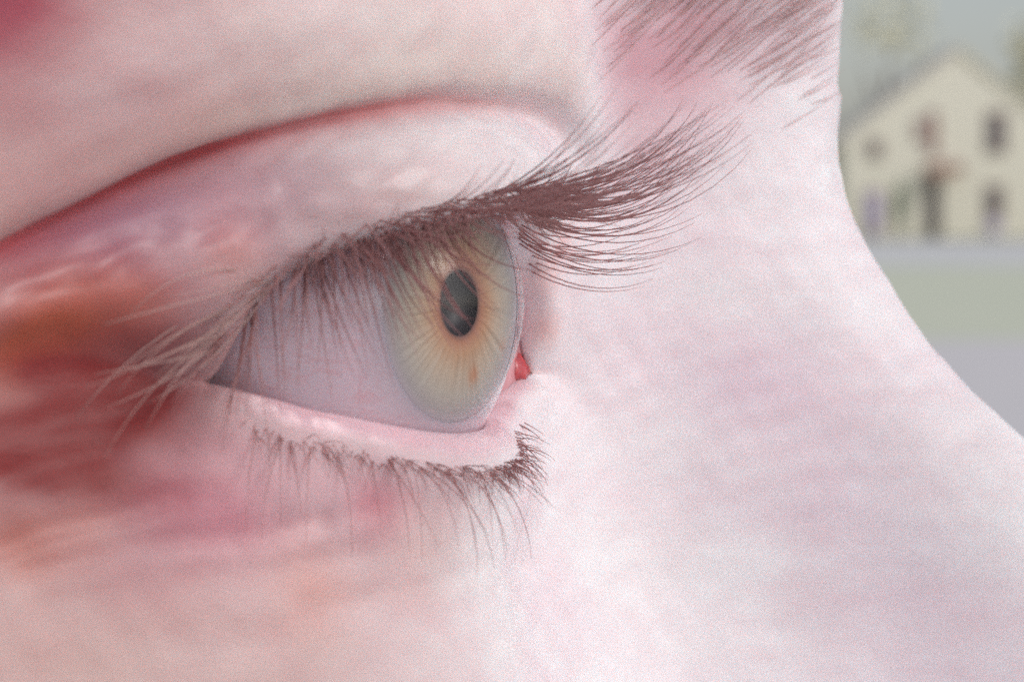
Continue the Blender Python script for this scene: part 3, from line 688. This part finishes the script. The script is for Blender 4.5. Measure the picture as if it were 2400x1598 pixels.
def window(name, px0, px1, py0, py1, pane, frame=None):
    x0, x1, z0, z1 = bx_(px0), bx_(px1), bz_(py1), bz_(py0); f_ = 0.05
    fr_ = box(name, x0 - f_, x1 + f_, YB - 0.05, YB - 0.003, z0 - f_, z1 + f_, frame or white_m, house)
    box('pane', x0, x1, YB - 0.065, YB - 0.052, z0, z1, pane, fr_); return fr_
window('window', 2312, 2350, 266, 356, dark_g, wood_m)
window('window', 2034, 2060, 332, 368, dark_g, wood_m)
window('window', 2172, 2194, 262, 366, wood_m, white_m); window('window', 2144, 2164, 280, 330, wood_m, white_m)
window('window', 2312, 2346, 438, 505, dark_g, wood_m)
box('sill_panel', bx_(2312), bx_(2342), YB - 0.10, YB - 0.054, bz_(545), bz_(512), lilac_m, house)
window('door', 2172, 2200, 400, 552, dark_w, dark_w)
window('door', 2030, 2062, 450, 545, lilac_m, wood_m)
# sloping awning over the dark door
ax0, ax1 = bx_(2165), bx_(2246)
mesh_obj('awning', [(ax0,YB-0.003,bz_(392)),(ax1,YB-0.003,bz_(384)),(ax1,YB-0.8,bz_(405)),(ax0,YB-0.8,bz_(420)),(ax0,YB-0.003,bz_(388)),(ax1,YB-0.003,bz_(380)),(ax1,YB-0.8,bz_(398)),(ax0,YB-0.8,bz_(412))],
         [(0,1,2,3),(7,6,5,4),(0,4,5,1),(1,5,6,2),(2,6,7,3),(3,7,4,0)], wood_m, house, smooth=False)

leaf_y = simple('yellow_leaf', (0.74,0.71,0.50), 0.7, (0.80,0.74,0.54), 3); leaf_g = simple('green_leaf', (0.26,0.34,0.24), 0.7, (0.32,0.38,0.26), 3); bark = simple('bark', (0.16,0.11,0.09), 0.9)
def foliage(centre, rad, nleaf, size, seed, hollow=0.35):
    r = np.random.default_rng(seed); vs = []; fs = []
    for _ in range(nleaf):
        d = r.normal(size=3); d /= np.linalg.norm(d); q = (hollow + (1 - hollow) * r.uniform() ** 0.5) * (0.78 + 0.22 * math.sin(5*d[0] + seed) * math.cos(4*d[2] + 2*seed))
        c = np.array(centre) + d * np.array(rad) * q; a = r.normal(size=3); a /= np.linalg.norm(a); b_ = np.cross(a, r.normal(size=3)); b_ /= np.linalg.norm(b_)
        s = size * r.uniform(0.6, 1.3); k = len(vs)
        vs += [c - a*s, c + b_*s*0.5, c + a*s, c - b_*s*0.5]; fs.append((k, k+1, k+2, k+3))
    return vs, fs
def tree(name, label, x, y, h, rad, leafm, seed, nleaf=1800, group=None):
    t = empty(name, loc=(x, y, 0)); tag(t, label, 'tree', group)
    pts = [Vector((0.15*math.sin(k*1.3+seed), 0.1*math.cos(k*1.1), h*0.62*k/6)) for k in range(7)]
    hair('trunk', pts, 0.24, 0.10, bark, t, sides=10)
    for k in range(5):
        an = k*1.26+seed; s0 = Vector(pts[3+k%3]); hair('limb', [s0, s0 + Vector((math.cos(an)*rad[0]*.3, math.sin(an)*rad[1]*.3, h*.12)), s0 + Vector((math.cos(an)*rad[0]*.55, math.sin(an)*rad[1]*.55, h*.26))], 0.09, 0.02, bark, t, sides=6)
    vs, fs = foliage((0, 0, h - rad[2]*0.95), rad, nleaf, 0.22, seed); mesh_obj('crown', vs, fs, leafm, t, smooth=False)
tree('autumn_tree', 'yellow leaved tree at the right edge behind the cream house roof', 21.0, 88, 9.2, (3.3,3,3.2), leaf_y, 3, 900)
tree('autumn_tree', 'bare topped yellowish tree rising above the middle of the house roof', 15.6, 96, 10.2, (2.6,2.4,1.9), leaf_y, 5, 230)
# slim clipped evergreen by the house front
sh = empty('evergreen_shrub', loc=(bx_(2107) * 72.6 / YB, 72.6, 0)); tag(sh, 'slim green evergreen shrub between the lilac door and the dark door', 'shrub')
hair('stem', [Vector((0,0,0)), Vector((0.02,0,0.5)), Vector((0,0.01,1.0)), Vector((0,0,1.6))], 0.05, 0.02, bark, sh, sides=6)
vs, fs = foliage((0,0,1.05), (0.24,0.24,0.98), 700, 0.07, 9, 0.2); mesh_obj('foliage', vs, fs, leaf_g, sh, smooth=False)
